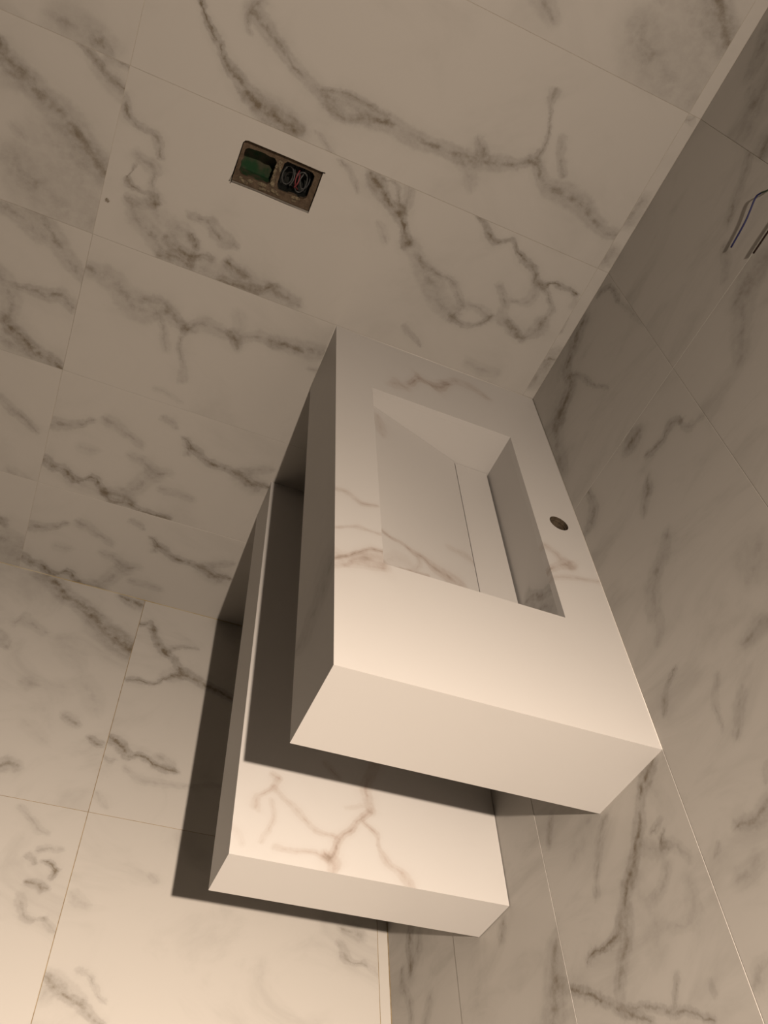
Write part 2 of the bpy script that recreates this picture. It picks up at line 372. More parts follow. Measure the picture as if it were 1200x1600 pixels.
# ------------------------------------------------------------------ materials
class NT:
    """small helper round a node tree"""
    def __init__(self, name):
        self.m = bpy.data.materials.new(name)
        self.m.use_nodes = True
        self.t = self.m.node_tree
        self.n = self.t.nodes
        self.bsdf = self.n['Principled BSDF']
    def node(self, typ, **kw):
        nd = self.n.new(typ)
        for k, v in kw.items():
            setattr(nd, k, v)
        return nd
    def link(self, a, b):
        self.t.links.new(a, b)
    def math(self, op, a, b=None, c=None, clamp=False):
        nd = self.node('ShaderNodeMath', operation=op, use_clamp=clamp)
        for i, x in enumerate((a, b, c)):
            if x is None:
                continue
            if isinstance(x, (int, float)):
                nd.inputs[i].default_value = x
            else:
                self.link(x, nd.inputs[i])
        return nd.outputs[0]
    def smooth(self, x, lo, hi, a=0.0, b=1.0, kind='SMOOTHSTEP'):
        nd = self.node('ShaderNodeMapRange', interpolation_type=kind)
        self.link(x, nd.inputs[0])
        for i, v in enumerate((lo, hi, a, b)):
            nd.inputs[i + 1].default_value = v
        return nd.outputs[0]
    def noise(self, vec, scale, detail=3.0, rough=0.55, dist=0.0):
        nd = self.node('ShaderNodeTexNoise')
        self.link(vec, nd.inputs['Vector'])
        nd.inputs['Scale'].default_value = scale
        nd.inputs['Detail'].default_value = detail
        nd.inputs['Roughness'].default_value = rough
        nd.inputs['Distortion'].default_value = dist
        return nd


def set_curve(c, pts):
    while len(c.points) < len(pts):
        c.points.new(0.5, 0.5)
    for p, (x, y) in zip(c.points, pts):
        p.location = (x, y)
        p.handle_type = 'AUTO'


def marble(name, veins, base=(0.42, 0.398, 0.366), grey=(0.725, 0.72, 0.71), dark=(0.35, 0.30, 0.235), rough=0.42,
           spec=0.35, warp=0.0085, bump=0.0, off=(0, 0), gain=1.0, cloud=0.10, streak=(1.0, 1.0)):
    """white calacatta marble print; each vein is a curve drawn along its own axis"""
    k = NT(name)
    tc = k.node('ShaderNodeTexCoord')
    co = k.node('ShaderNodeVectorMath', operation='ADD')
    k.link(tc.outputs['Object'], co.inputs[0])
    co.inputs[1].default_value = (off[0], off[1], 0)
    co = co.outputs[0]
    # ragged edges: two scales of warp
    n1 = k.noise(co, 22.0, 4.0, 0.62)
    s1 = k.node('ShaderNodeVectorMath', operation='SUBTRACT')
    k.link(n1.outputs['Color'], s1.inputs[0]); s1.inputs[1].default_value = (.5, .5, .5)
    w1 = k.node('ShaderNodeVectorMath', operation='MULTIPLY_ADD')
    k.link(s1.outputs[0], w1.inputs[0]); w1.inputs[1].default_value = (warp * 2.2, warp * 2.2, 0)
    k.link(co, w1.inputs[2])
    n2 = k.noise(co, 95.0, 4.0, 0.65)
    s2 = k.node('ShaderNodeVectorMath', operation='SUBTRACT')
    k.link(n2.outputs['Color'], s2.inputs[0]); s2.inputs[1].default_value = (.5, .5, .5)
    w2 = k.node('ShaderNodeVectorMath', operation='MULTIPLY_ADD')
    k.link(s2.outputs[0], w2.inputs[0]); w2.inputs[1].default_value = (warp * 1.3, warp * 1.3, 0)
    k.link(w1.outputs[0], w2.inputs[2])
    P = w2.outputs[0]
    # patchiness along the veins
    pn = k.noise(co, 60.0, 5.0, 0.65).outputs['Fac']
    patch = k.smooth(pn, 0.32, 0.64, 0.62, 1.18, 'LINEAR')
    pn2 = k.noise(co, 34.0, 3.0, 0.6).outputs['Fac']
    corep = k.smooth(pn2, 0.36, 0.62, 0.1, 1.15)
    total = None
    for st, pts in veins:
        p0 = Vector((pts[0][0], pts[0][1])) / 1000; p1 = Vector((pts[-1][0], pts[-1][1])) / 1000
        d = p1 - p0
        L = max(d.length, 1e-4)
        wm = sum(p[2] for p in pts) / len(pts) / 1000
        pad = min(max(wm * 1.3 / L, 0.05), 1.0)
        S = L * (1 + 2 * pad)                       # drawn length with soft ends
        d.normalize()
        o = p0 - d * (pad * L)
        mp = k.node('ShaderNodeMapping', vector_type='TEXTURE')
        mp.inputs['Location'].default_value = (o.x, o.y, 0)
        mp.inputs['Rotation'].default_value = (0, 0, math.atan2(d.y, d.x))
        mp.inputs['Scale'].default_value = (S, S, 1)
        k.link(P, mp.inputs['Vector'])
        sx = k.node('ShaderNodeSeparateXYZ')
        k.link(mp.outputs[0], sx.inputs[0])
        n = Vector((-d.y, d.x))
        cen, wid = [], []
        wmax = max(p[2] for p in pts) / 1000 / S * 1.45
        for (u, v, w) in pts:
            q = Vector((u, v)) / 1000 - o
            cen.append((q.dot(d) / S, 0.5 + q.dot(n) / S))
            wid.append((q.dot(d) / S, min(w / 1000 / S * 1.45 / wmax, 1.0)))
        e0, e1 = cen[0][0], cen[-1][0]
        cen = [(0.0, cen[0][1])] + cen + [(1.0, cen[-1][1])]
        wid = [(0.0, wid[0][1] * .5)] + wid + [(1.0, wid[-1][1] * .5)]
        cv = k.node('ShaderNodeRGBCurve')
        set_curve(cv.mapping.curves[0], cen)
        set_curve(cv.mapping.curves[1], wid)
        set_curve(cv.mapping.curves[2], [(0, 0), (e0, 1), (e1, 1), (1, 0)])
        for q in cv.mapping.curves[2].points:
            q.handle_type = 'VECTOR'
        cv.mapping.extend = 'HORIZONTAL'
        cv.mapping.update()
        k.link(sx.outputs[0], cv.inputs['Color'])
        sc = k.node('ShaderNodeSeparateColor')
        k.link(cv.outputs[0], sc.inputs[0])
        t = k.math('SUBTRACT', sx.outputs[1], k.math('SUBTRACT', sc.outputs[0], 0.5))
        dist = k.math('DIVIDE', k.math('ABSOLUTE', t), k.math('MAXIMUM', k.math('MULTIPLY', sc.outputs[1], wmax), 1e-4))
        halo = k.smooth(dist, 1.08, 0.55)
        core = k.math('MULTIPLY', k.smooth(dist, 0.45, 0.0), corep)
        body = k.math('MULTIPLY', k.math('ADD', k.math('ADD', k.math('MULTIPLY', halo, 0.50), k.math('MULTIPLY', core, 0.62)), k.smooth(dist, 2.4, 0.6, 0.0, 0.14)), st * gain)
        body = k.math('MULTIPLY', body, sc.outputs[2])
        total = body if total is None else k.math('MAXIMUM', total, body) if len(veins) > 60 else k.math('ADD', total, k.math('MULTIPLY', body, k.math('SUBTRACT', 1.0, k.math('MINIMUM', total, 1.0))))
    # pale smoky clouds in the white ground
    stv = k.node('ShaderNodeVectorMath', operation='MULTIPLY')
    k.link(co, stv.inputs[0]); stv.inputs[1].default_value = (streak[0], streak[1], 1)
    cl = k.noise(stv.outputs[0], 5.5, 5.0, 0.62, 0.8).outputs['Fac']
    smoke = k.smooth(cl, 0.46, 0.76, 0.0, cloud)
    f = smoke
    if total is not None:
        f = k.math('ADD', k.math('MULTIPLY', total, patch), smoke, clamp=True)
    ramp = k.node('ShaderNodeValToRGB')
    el = ramp.color_ramp.elements
    el[0].color = (*base, 1)
    el[1].color = (*(b * d for b, d in zip(base, dark)), 1)
    mid = el.new(0.45)
    mid.color = (*(b * d for b, d in zip(base, grey)), 1)
    k.link(f, ramp.inputs[0])
    k.link(ramp.outputs[0], k.bsdf.inputs['Base Color'])
    k.bsdf.inputs['Roughness'].default_value = rough
    k.bsdf.inputs['Specular IOR Level'].default_value = spec
    return k.m


def plain(name, col, rough=0.6, spec=0.3, metallic=0.0, var=0.0, scale=40.0, col2=None, bump=0.0, bscale=200.0):
    k = NT(name)
    k.bsdf.inputs['Roughness'].default_value = rough
    k.bsdf.inputs['Specular IOR Level'].default_value = spec
    k.bsdf.inputs['Metallic'].default_value = metallic
    tc = k.node('ShaderNodeTexCoord')
    nz = k.noise(tc.outputs['Object'], scale, 4.0, 0.6).outputs['Fac']
    mix = k.node('ShaderNodeMix', data_type='RGBA')
    mix.inputs[6].default_value = (*col, 1)
    mix.inputs[7].default_value = (*(col2 or tuple(c * (1 - var) for c in col)), 1)
    k.link(k.smooth(nz, 0.35, 0.65), mix.inputs[0])
    k.link(mix.outputs[2], k.bsdf.inputs['Base Color'])
    if bump:
        b = k.node('ShaderNodeBump')
        b.inputs['Strength'].default_value = bump
        b.inputs['Distance'].default_value = 0.002
        k.link(k.noise(tc.outputs['Object'], bscale, 4.0).outputs['Fac'], b.inputs['Height'])
        k.link(b.outputs[0], k.bsdf.inputs['Normal'])
    return k.m


# the left tiles run on past the picture: more of the same veining on their far halves
VEINS['L1'] += [(0.6, ((60,250,9),(150,205,12),(240,190,8),(330,140,11))), (0.5, ((330,140,8),(430,120,12),(520,70,8))), (0.4, ((200,90,14),(290,60,18),(380,20,12)))]
VEINS['L2'] += [(0.6, ((40,230,10),(160,180,14),(260,165,9),(400,100,13))), (0.45, ((400,100,8),(520,90,14),(620,40,9))), (0.4, ((250,280,12),(330,240,10),(450,225,8)))]
VEINS['L3'] += [(0.6, ((30,270,12),(140,215,16),(270,190,11),(390,130,14))), (0.45, ((390,130,10),(500,95,18),(610,30,12))), (0.3, ((120,120,25),(240,70,32),(350,30,22)))]
VEINS['L4'] += [(0.6, ((50,200,10),(180,185,13),(300,140,9),(440,120,14),(560,70,9))), (0.4, ((300,140,8),(350,60,12),(430,15,7)))]
VEINS['L0'] += [(0.55, ((80,220,9),(190,180,13),(290,165,8),(420,100,12))), (0.4, ((420,100,8),(540,90,13),(640,45,8)))]
MARBLE = {}
def tile_mat(key, off=(0, 0)):
    kk = (key, off)
    if kk not in MARBLE:
        floor_tile = key.startswith('F')
        MARBLE[kk] = marble('marble_tile', VEINS.get(key, []), off=off, rough=0.45, gain=0.9,
                            cloud=0.30 if key[0] in 'FR' else 0.15,
                            streak=(2.2, 0.8) if key[0] == 'R' else (1.0, 1.0))
    return MARBLE[kk]

M_grout = plain('pale_grout', (0.44, 0.40, 0.34), 0.9, 0.1, var=0.15)
M_grout_floor = plain('ochre_grout', (0.22, 0.165, 0.095), 0.9, 0.1, col2=(0.32, 0.25, 0.15), scale=60)
M_grout_edge = plain('edge_grout', (0.42, 0.37, 0.27), 0.9, 0.1, col2=(0.30, 0.23, 0.11), scale=6)
M_silicone = plain('white_silicone', (0.58, 0.55, 0.50), 0.35, 0.5, var=0.05)
M_paint = plain('white_paint', (0.7, 0.68, 0.64), 0.8, 0.2, var=0.02)
M_top = marble('basin_stone_top', VEINS['top'], base=(0.475, 0.458, 0.437), gain=0.9, grey=(0.80, 0.735, 0.70), dark=(0.46, 0.38, 0.31), warp=0.003, rough=0.38, cloud=0.03)
M_slope = marble('basin_stone_slope', VEINS['slope'], base=(0.475, 0.458, 0.437), gain=0.9, grey=(0.80, 0.735, 0.70), dark=(0.46, 0.38, 0.31), warp=0.003, rough=0.4, cloud=0.03)
M_cover = marble('basin_stone_cover', VEINS['cover'], base=(0.475, 0.458, 0.437), gain=0.9, grey=(0.80, 0.735, 0.70), dark=(0.46, 0.38, 0.31), warp=0.003, rough=0.4, cloud=0.03)
M_bback = marble('basin_stone_back', VEINS['bowlback'], base=(0.46, 0.442, 0.42), warp=0.004, rough=0.4, cloud=0.03)
M_front = marble('basin_stone_front', VEINS['front'], base=(0.46, 0.442, 0.42), warp=0.003, rough=0.4, cloud=0.06)
M_shtop = marble('shelf_stone_top', VEINS['shelftop'], base=(0.475, 0.458, 0.437), gain=0.8, grey=(0.80, 0.73, 0.69), dark=(0.46, 0.37, 0.31), warp=0.004, rough=0.4, cloud=0.04)
M_stone = marble('plain_stone', [], base=(0.475, 0.458, 0.437), rough=0.4, cloud=0.03)
M_board = plain('brown_core', (0.10, 0.075, 0.05), 0.8, 0.2, var=0.4, scale=120)
M_mortar = plain('mortar', (0.07, 0.05, 0.034), 0.95, 0.1, col2=(0.11, 0.08, 0.055), scale=70, bump=0.8, bscale=260)
M_dab = plain('filler', (0.20, 0.165, 0.11), 0.95, 0.1, col2=(0.09, 0.07, 0.048), scale=130, bump=0.8, bscale=300)
M_green = plain('green_plastic', (0.009, 0.042, 0.014), 0.6, 0.25, col2=(0.055, 0.05, 0.03), scale=38)
M_dark = plain('black_plastic', (0.012, 0.014, 0.012), 0.5, 0.4, var=0.3)
M_wgrey = plain('grey_insulation', (0.055, 0.056, 0.055), 0.45, 0.4, var=0.1)
M_wred = plain('red_insulation', (0.16, 0.03, 0.035), 0.45, 0.4, var=0.1)
M_wblack = plain('black_insulation', (0.02, 0.018, 0.016), 0.45, 0.4, var=0.1)
M_wblue = plain('blue_insulation', (0.010, 0.012, 0.065), 0.5, 0.25, var=0.1)
M_wgreen = plain('dark_green_insulation', (0.02, 0.035, 0.02), 0.45, 0.4, var=0.1)
M_wbrown = plain('brown_insulation', (0.016, 0.007, 0.005), 0.5, 0.2, var=0.1)

# ------------------------------------------------------------------ object helpers
def link(name, me, parent=None, mat=None, M=None):
    o = bpy.data.objects.new(name, me)
    COL.objects.link(o)
    if mat is not None:
        if not me.materials:
            me.materials.append(mat)
        o.material_slots[0].link = 'OBJECT'
        o.material_slots[0].material = mat
    if parent is not None:
        o.parent = parent
    o.matrix_basis = M if M is not None else Matrix()
    return o


def thing(name, label, cat, loc):
    o = bpy.data.objects.new(name, None)
    COL.objects.link(o)
    o.location = loc
    o['label'] = label
    o['category'] = cat
    return o


def bm_done(bm, name):
    bmesh.ops.recalc_face_normals(bm, faces=bm.faces)
    me = bpy.data.meshes.new(name)
    bm.to_mesh(me)
    bm.free()
    return me


def frame(kind, origin):
    """local x, y on the face, z out of it towards the room"""
    o = Vector(origin)
    if kind == 'back':
        cols = ((1, 0, 0), (0, 0, 1), (0, -1, 0))
    elif kind == 'right':
        cols = ((0, -1, 0), (0, 0, 1), (-1, 0, 0))
    elif kind == 'toward_viewer':
        cols = ((1, 0, 0), (0, 0, 1), (0, -1, 0))
    elif kind == 'away':                     # faces +y
        cols = ((-1, 0, 0), (0, 0, 1), (0, 1, 0))
    elif kind == 'plus_x':
        cols = ((0, 1, 0), (0, 0, 1), (1, 0, 0))
    elif kind == 'down':
        cols = ((1, 0, 0), (0, -1, 0), (0, 0, -1))
    else:
        cols = ((1, 0, 0), (0, 1, 0), (0, 0, 1))
    m = Matrix([[cols[j][i] for j in range(3)] for i in range(3)]).to_4x4()
    m.translation = o
    return m


RECT = {}
def rect_slab(w, h, t, arris=0.0003):
    """rectangular slab, face at z = 0, with a fine arris round the face"""
    key = (round(w, 5), round(h, 5), round(t, 5), arris)
    if key in RECT:
        return RECT[key]
    bm = bmesh.new()
    a = arris
    def ring(x0, y0, x1, y1, z):
        return [bm.verts.new(p) for p in ((x0, y0, z), (x1, y0, z), (x1, y1, z), (x0, y1, z))]
    r0 = ring(a, a, w - a, h - a, 0); r1 = ring(0, 0, w, h, -a); r2 = ring(0, 0, w, h, -t)
    bm.faces.new(r0); bm.faces.new(r2[::-1])
    for p, q in ((r0, r1), (r1, r2)):
        for i in range(4):
            bm.faces.new((p[i], p[(i + 1) % 4], q[(i + 1) % 4], q[i]))
    RECT[key] = bm_done(bm, 'slab')
    return RECT[key]


def poly_slab(outer, holes, t, inset=None, name='slab'):
    """slab with holes; outer/holes are lists of (x, y); inset gives the back outline (mitred edges)"""
    bm = bmesh.new()
    loops = [outer] + holes
    tops, edges = [], []
    for lp in loops:
        vs = [bm.verts.new((x, y, 0)) for x, y in lp]
        tops.append(vs)
        for i in range(len(vs)):
            edges.append(bm.edges.new((vs[i], vs[(i + 1) % len(vs)])))
    bmesh.ops.triangle_fill(bm, use_beauty=True, use_dissolve=False, edges=edges, normal=(0, 0, 1))
    faces = list(bm.faces)
    low = {}
    for li, vs in enumerate(tops):
        for i, v in enumerate(vs):
            x, y = (inset[i] if (li == 0 and inset) else loops[li][i])
            low[v] = bm.verts.new((x, y, -t))
    for f in faces:
        bm.faces.new([low[v] for v in reversed(f.verts)])
    for vs in tops:
        for i in range(len(vs)):
            a, b = vs[i], vs[(i + 1) % len(vs)]
            bm.faces.new((a, b, low[b], low[a]))
    return bm_done(bm, name)


def tube(pts, r, n=8, sub=6, name='tube'):
    """round wire through points (Catmull-Rom)"""
    P = [Vector(p) for p in pts]
    Q = [P[0] * 2 - P[1]] + P + [P[-1] * 2 - P[-2]]
    path = []
    for i in range(1, len(Q) - 2):
        a, b, c, d = Q[i - 1:i + 3]
        for s in range(sub):
            t = s / sub
            path.append(0.5 * ((2 * b) + (c - a) * t + (2 * a - 5 * b + 4 * c - d) * t * t + (3 * b - a - 3 * c + d) * t ** 3))
    path.append(P[-1])
    bm = bmesh.new()
    rings = []
    up = Vector((0.31, 0.2, 0.93))
    for i, p in enumerate(path):
        d = (path[min(i + 1, len(path) - 1)] - path[max(i - 1, 0)]).normalized()
        x = up - d * up.dot(d)
        if x.length < 1e-3:
            x = d.orthogonal()
        x.normalize(); up = x
        y = d.cross(x)
        rings.append([bm.verts.new(p + (x * math.cos(k * 2 * math.pi / n) + y * math.sin(k * 2 * math.pi / n)) * r) for k in range(n)])
    for a, b in zip(rings, rings[1:]):
        for k in range(n):
            f = bm.faces.new((a[k], a[(k + 1) % n], b[(k + 1) % n], b[k])); f.smooth = True
    bm.faces.new(rings[0][::-1]); bm.faces.new(rings[-1])
    return bm_done(bm, name)


def box_mesh(x0, y0, z0, x1, y1, z1):
    bm = bmesh.new()
    v = [bm.verts.new((x, y, z)) for z in (z0, z1) for y in (y0, y1) for x in (x0, x1)]
    for f in ((0, 1, 3, 2), (4, 6, 7, 5), (0, 4, 5, 1), (1, 5, 7, 3), (3, 7, 6, 2), (2, 6, 4, 0)):
        bm.faces.new([v[i] for i in f])
    return bm_done(bm, 'box')

# ------------------------------------------------------------------ room shell
GAP = 0.0003            # half a joint
T = 0.008               # tile thickness
ZE = [0.0, 0.267, 0.5655, 0.864, 1.1625, 1.461, 1.7595, 2.058, 2.3565, 2.42]

# outline of the cut-out for the electrical box: one rounded corner, two saw overcuts
BX0, BX1, BZ0, BZ1 = -0.7215, -0.5745, 1.0485, 1.1262
CUT = [(BX0, BZ0), (BX0 - 0.001, BZ0 - 0.003), (BX0 + 0.0005, BZ0 - 0.0035), (BX0 + 0.002, BZ0 - 0.0004),
       (BX0 + 0.05, BZ0 + 0.0006), (BX0 + 0.10, BZ0 - 0.0003), (BX1 - 0.0002, BZ0),
       (BX1 + 0.0004, BZ0 + 0.04), (BX1, BZ1 - 0.002), (BX1 + 0.004, BZ1 - 0.0006), (BX1 + 0.003, BZ1 + 0.0012),
       (BX1 - 0.004, BZ1), (BX1 - 0.06, BZ1 + 0.0006), (BX0 + 0.009, BZ1), (BX0 + 0.004, BZ1 - 0.0016),
       (BX0 + 0.001, BZ1 - 0.006), (BX0 + 0.0004, BZ0 + 0.045), (BX0 - 0.0006, BZ0 + 0.014),
       (BX0 - 0.0035, BZ0 + 0.0012), (BX0 - 0.0035, BZ0 - 0.0002)]

# wall with the electrical box, facing the viewer
wb_me = poly_slab([(-1.86, 0), (0.12, 0), (0.12, 2.42), (-1.86, 2.42)], [CUT], 0.10)
wall_back = link('wall_back', wb_me, None, M_grout, frame('back', (0, 0.0005, 0)))
wall_back['kind'] = 'structure'
wr_me = rect_slab(2.60, 2.42, 0.10, 0.0001)
wall_right = link('wall_right', wr_me, None, M_grout, frame('right', (0.0005, 0.0, 0)))
wall_right['kind'] = 'structure'
fl_me = rect_slab(1.86, 2.60, 0.10, 0.0001)
floor = link('floor', fl_me, None, M_grout_floor, frame('up', (-1.86, -2.60, -0.0009)))
floor['kind'] = 'structure'

INVB = wall_back.matrix_basis.inverted()
INVR = wall_right.matrix_basis.inverted()
INVF = floor.matrix_basis.inverted()


def lay(parent, inv, kind, origin, w, h, mat, proud=0.0, gap=GAP):
    me = rect_slab(w - 2 * gap, h - 2 * gap, T)
    m = frame(kind, origin)
    m = m @ Matrix.Translation((gap, gap, proud))
    return link('tile', me, parent, mat, inv @ m)


OTHER = ['RB3', 'M1', 'L3', 'M4', 'M2', 'RB2', 'M3']
# back wall: corner strip, middle column, left column
XC = [-1.826, -0.926, -0.0245, 0.0]
for r in range(9):
    z0, z1 = ZE[r], ZE[r + 1]
    # corner strip
    key = {3: 'S3', 4: 'S4'}.get(r, 'S%d' % r)
    lay(wall_back, INVB, 'back', (XC[2], 0, z0), -XC[2], z1 - z0, tile_mat(key), 0.0)
    # middle column
    key = {1: 'M1', 2: 'M2', 3: 'M3', 4: 'M4'}.get(r, 'L3' if r == 5 else OTHER[r % 7])
    off = (0, 0)
    if r == 0:
        key, off = 'M1', (0.0, 0.0285)      # the same print again, cut lower
    if r == 3:
        x0, x1 = XC[1] + GAP, XC[2] - GAP
        a, b = z0 + GAP, z1 - GAP
        me = poly_slab([(0, 0), (x1 - x0, 0), (x1 - x0, b - a), (0, b - a)], [[(x - x0, z - a) for x, z in CUT]], T)
        link('tile', me, wall_back, tile_mat('M3'), INVB @ frame('back', (x0, 0, a)))
    else:
        lay(wall_back, INVB, 'back', (XC[1], 0, z0), XC[2] - XC[1], z1 - z0, tile_mat(key, off), {2: 0.0006}.get(r, 0.0))
    # left column
    key = {0: 'L0', 1: 'L1', 2: 'L2', 3: 'L3', 4: 'L4'}.get(r, OTHER[(r + 3) % 7])
    lay(wall_back, INVB, 'back', (XC[0], 0, z0), XC[1] - XC[0], z1 - z0, tile_mat(key), {2: 0.0005}.get(r, 0.0))
# right wall
YC = [0.0, 0.395, 1.295, 2.195, 2.58]
for r in range(9):
    z0, z1 = ZE[r], ZE[r + 1]
    for c in range(4):
        key = {(3, 0): 'RA3', (3, 1): 'RB3', (4, 0): 'RA4', (4, 1): 'RB4', (5, 0): 'RA5', (5, 1): 'RB5',
               (2, 1): 'RB2', (1, 1): 'RB1', (0, 1): 'RB0'}.get((r, c), OTHER[(r * 3 + c) % 7])
        pr = {2: 0.0005, 1: 0.0009}.get(r, 0.0)
        lay(wall_right, INVR, 'right', (0, -YC[c], z0), YC[c + 1] - YC[c], z1 - z0, tile_mat(key), pr)
# floor
XF = [-1.822, -1.222, -0.622, -0.0225, 0.0]
YF = [-2.592, -2.392, -1.792, -1.192, -0.592, 0.0]
for i in range(4):
    for j in range(5):
        key = {(2, 4): 'Fa', (1, 4): 'Fb', (2, 3): 'Fc', (1, 3): 'Fd'}.get((i, j), ['Fb', 'Fd', 'Fa', 'Fc'][(i + 2 * j) % 4])
        if i == 3:
            key = 'plain'
        lay(floor, INVF, 'up', (XF[i], YF[j], 0), XF[i + 1] - XF[i], YF[j + 1] - YF[j], tile_mat(key), 0.0, 0.0006)

# grout beads where floor and walls meet
link('grout_joint', tube([(-1.822, -0.0002, 0.0), (-0.001, -0.0002, 0.0)], 0.0013, 6, 1), floor, M_grout_edge, INVF)
link('grout_joint', tube([(-0.0002, -0.001, 0.0), (-0.0002, -2.58, 0.0)], 0.0014, 6, 1), floor, M_grout_floor, INVF)

# ------------------------------------------------------------------ washbasin
D, W, H, TB = 0.4477, 0.9, 0.8636, 0.1491
ST = 0.012                                   # stone thickness
RX0, RX1, RY0, RY1 = -0.377, -0.0925, -0.695, -0.207
basin = thing('washbasin', 'long white stone wall-hung washbasin with a sloping rectangular trough and tap hole', 'washbasin', (-D / 2, -W / 2, H - TB))
BI = Matrix.Translation(-Vector(basin.location))
HX, HY, HR = -0.0443, -0.4514, 0.0178
circle = [(HX + HR * math.cos(a * math.pi / 14), HY + HR * math.sin(a * math.pi / 14)) for a in range(28)]
e = 0.0004
me = poly_slab([(-D, -W), (-e, -W), (-e, -e), (-D, -e)],
               [[(RX0, RY0), (RX1, RY0), (RX1, RY1), (RX0, RY1)], circle], ST,
               [(-D + ST, -W + ST), (-e, -W + ST), (-e, -e), (-D + ST, -e)])
link('top_panel', me, basin, M_top, BI @ frame('up', (0, 0, H)))
# front panel (long side) and end panel, mitred into the top
me = poly_slab([(e, 0), (W, 0), (W, TB), (e, TB)], [], ST, [(e, ST), (W - ST, ST), (W - ST, TB - ST), (e, TB - ST)])
fp = link('front_panel', me, basin, M_front, BI @ frame('right', (-D, 0, H - TB)))
# its dark diagonal streaks are measured from the floor line
fp.material_slots[0].material = marble('basin_stone_front', VEINS['front'], base=(0.46, 0.442, 0.42), warp=0.003, rough=0.4, cloud=0.06, off=(0, H - TB))
me = poly_slab([(0, 0), (D - e, 0), (D - e, TB), (0, TB)], [], ST, [(ST, ST), (D - e, ST), (D - e, TB - ST), (ST, TB - ST)])
link('end_panel', me, basin, M_stone, BI @ frame('toward_viewer', (-D, -W, H - TB)))
me = poly_slab([(-D, e), (-e, e), (-e, W), (-D, W)], [], ST, [(-D + ST, e), (-e, e), (-e, W - ST), (-D + ST, W - ST)])
link('bottom_panel', me, basin, M_stone, BI @ frame('down', (0, 0, H - TB)))
# trough: three upright walls, a slope and a removable flat cover over the slot drain
zc, zf = 0.772, 0.834
xs = -0.1655
depth = H - ST - (zc - 0.012)
def upright(name, kind, origin, w, h, mat, m=None):
    return link(name, rect_slab(w, h, 0.010, 0.0003), basin, mat, BI @ frame(kind, origin))
link('trough_wall', rect_slab(RX1 - RX0 + 0.02, depth, 0.010, 0.0002), basin, M_stone,
     BI @ frame('toward_viewer', (RX0 - 0.01, RY1, zc - 0.012)))
link('trough_wall', rect_slab(RX1 - RX0 + 0.02, depth, 0.010, 0.0002), basin, M_stone,
     BI @ frame('away', (RX1 + 0.01, RY0, zc - 0.012)))
tb = frame('right', (RX1, RY1, zc - 0.012))
tbm = rect_slab(RY1 - RY0, depth, 0.010, 0.0002)
bb = marble('basin_stone_back', VEINS['bowlback'], base=(0.46, 0.442, 0.42), warp=0.004, rough=0.4, cloud=0.03, off=(-RY1, zc - 0.012))
link('trough_wall', tbm, basin, bb, BI @ tb)
link('trough_wall', rect_slab(RY1 - RY0, 0.034, 0.010, 0.0002), basin, M_stone, BI @ frame('plus_x', (RX0, RY0, H - ST - 0.034)))
# slope
p0 = Vector((RX0, 0, zf)); p1 = Vector((-0.1684, 0, 0.7741))
du = (p1 - p0).normalized(); dn = Vector((-du.z, 0, du.x))
m = Matrix(((du.x, 0, dn.x, RX0), (0, 1, 0, 0), (du.z, 0, dn.z, zf), (0, 0, 0, 1)))
me = poly_slab([(0, RY0), ((p1 - p0).length, RY0), ((p1 - p0).length, RY1 - 0.0012), (0, RY1 - 0.0012)], [], 0.008)
link('trough_slope', me, basin, M_slope, BI @ m)
# cover: flat strip with a shadow gap on both long sides
me = rect_slab(RX1 - 0.0042 - xs, RY1 - RY0 - 0.0022, 0.008, 0.0003)
link('drain_cover', me, basin, M_cover, BI @ frame('up', (xs, RY0 + 0.001, zc)))
link('dark_slot_board', box_mesh(RX0 + 0.02, RY0 + 0.002, 0.735, RX1 - 0.001, RY1 - 0.002, 0.742), basin, M_dark, BI)  # unseen dark board added under the trough to keep the slot gaps black
# tap hole lining under the stone
bm = bmesh.new()
ra, rb = [], []
for lvl, rr in ((-0.0006, 0.0177), (-0.0065, 0.0177), (-0.0068, 0.0170), (-0.0085, 0.0170), (-0.0088, 0.0174), (-0.016, 0.0174), (-0.0162, 0.0168), (-0.040, 0.0168)):
    ra.append([bm.verts.new((rr * math.cos(a * math.pi / 14), rr * math.sin(a * math.pi / 14), lvl)) for a in range(28)])
for p, q in zip(ra, ra[1:]):
    for i in range(28):
        bm.faces.new((p[i], p[(i + 1) % 28], q[(i + 1) % 28], q[i]))
bm.faces.new(ra[-1])
link('hole_lining', bm_done(bm, 'lining'), basin, M_board, BI @ frame('up', (HX, HY, H)))
# silicone beads where the stone meets the tiles
def bead(pts, r=0.0008):
    link('silicone_seal', tube(pts, r, 6, 1), basin, M_silicone, BI)
bead([(-D, -0.0006, H), (-0.001, -0.0006, H)])
bead([(-0.0006, -0.001, H), (-0.0006, -W, H)])
bead([(-D, -0.0006, H), (-D, -0.0006, H - TB + 0.002)])

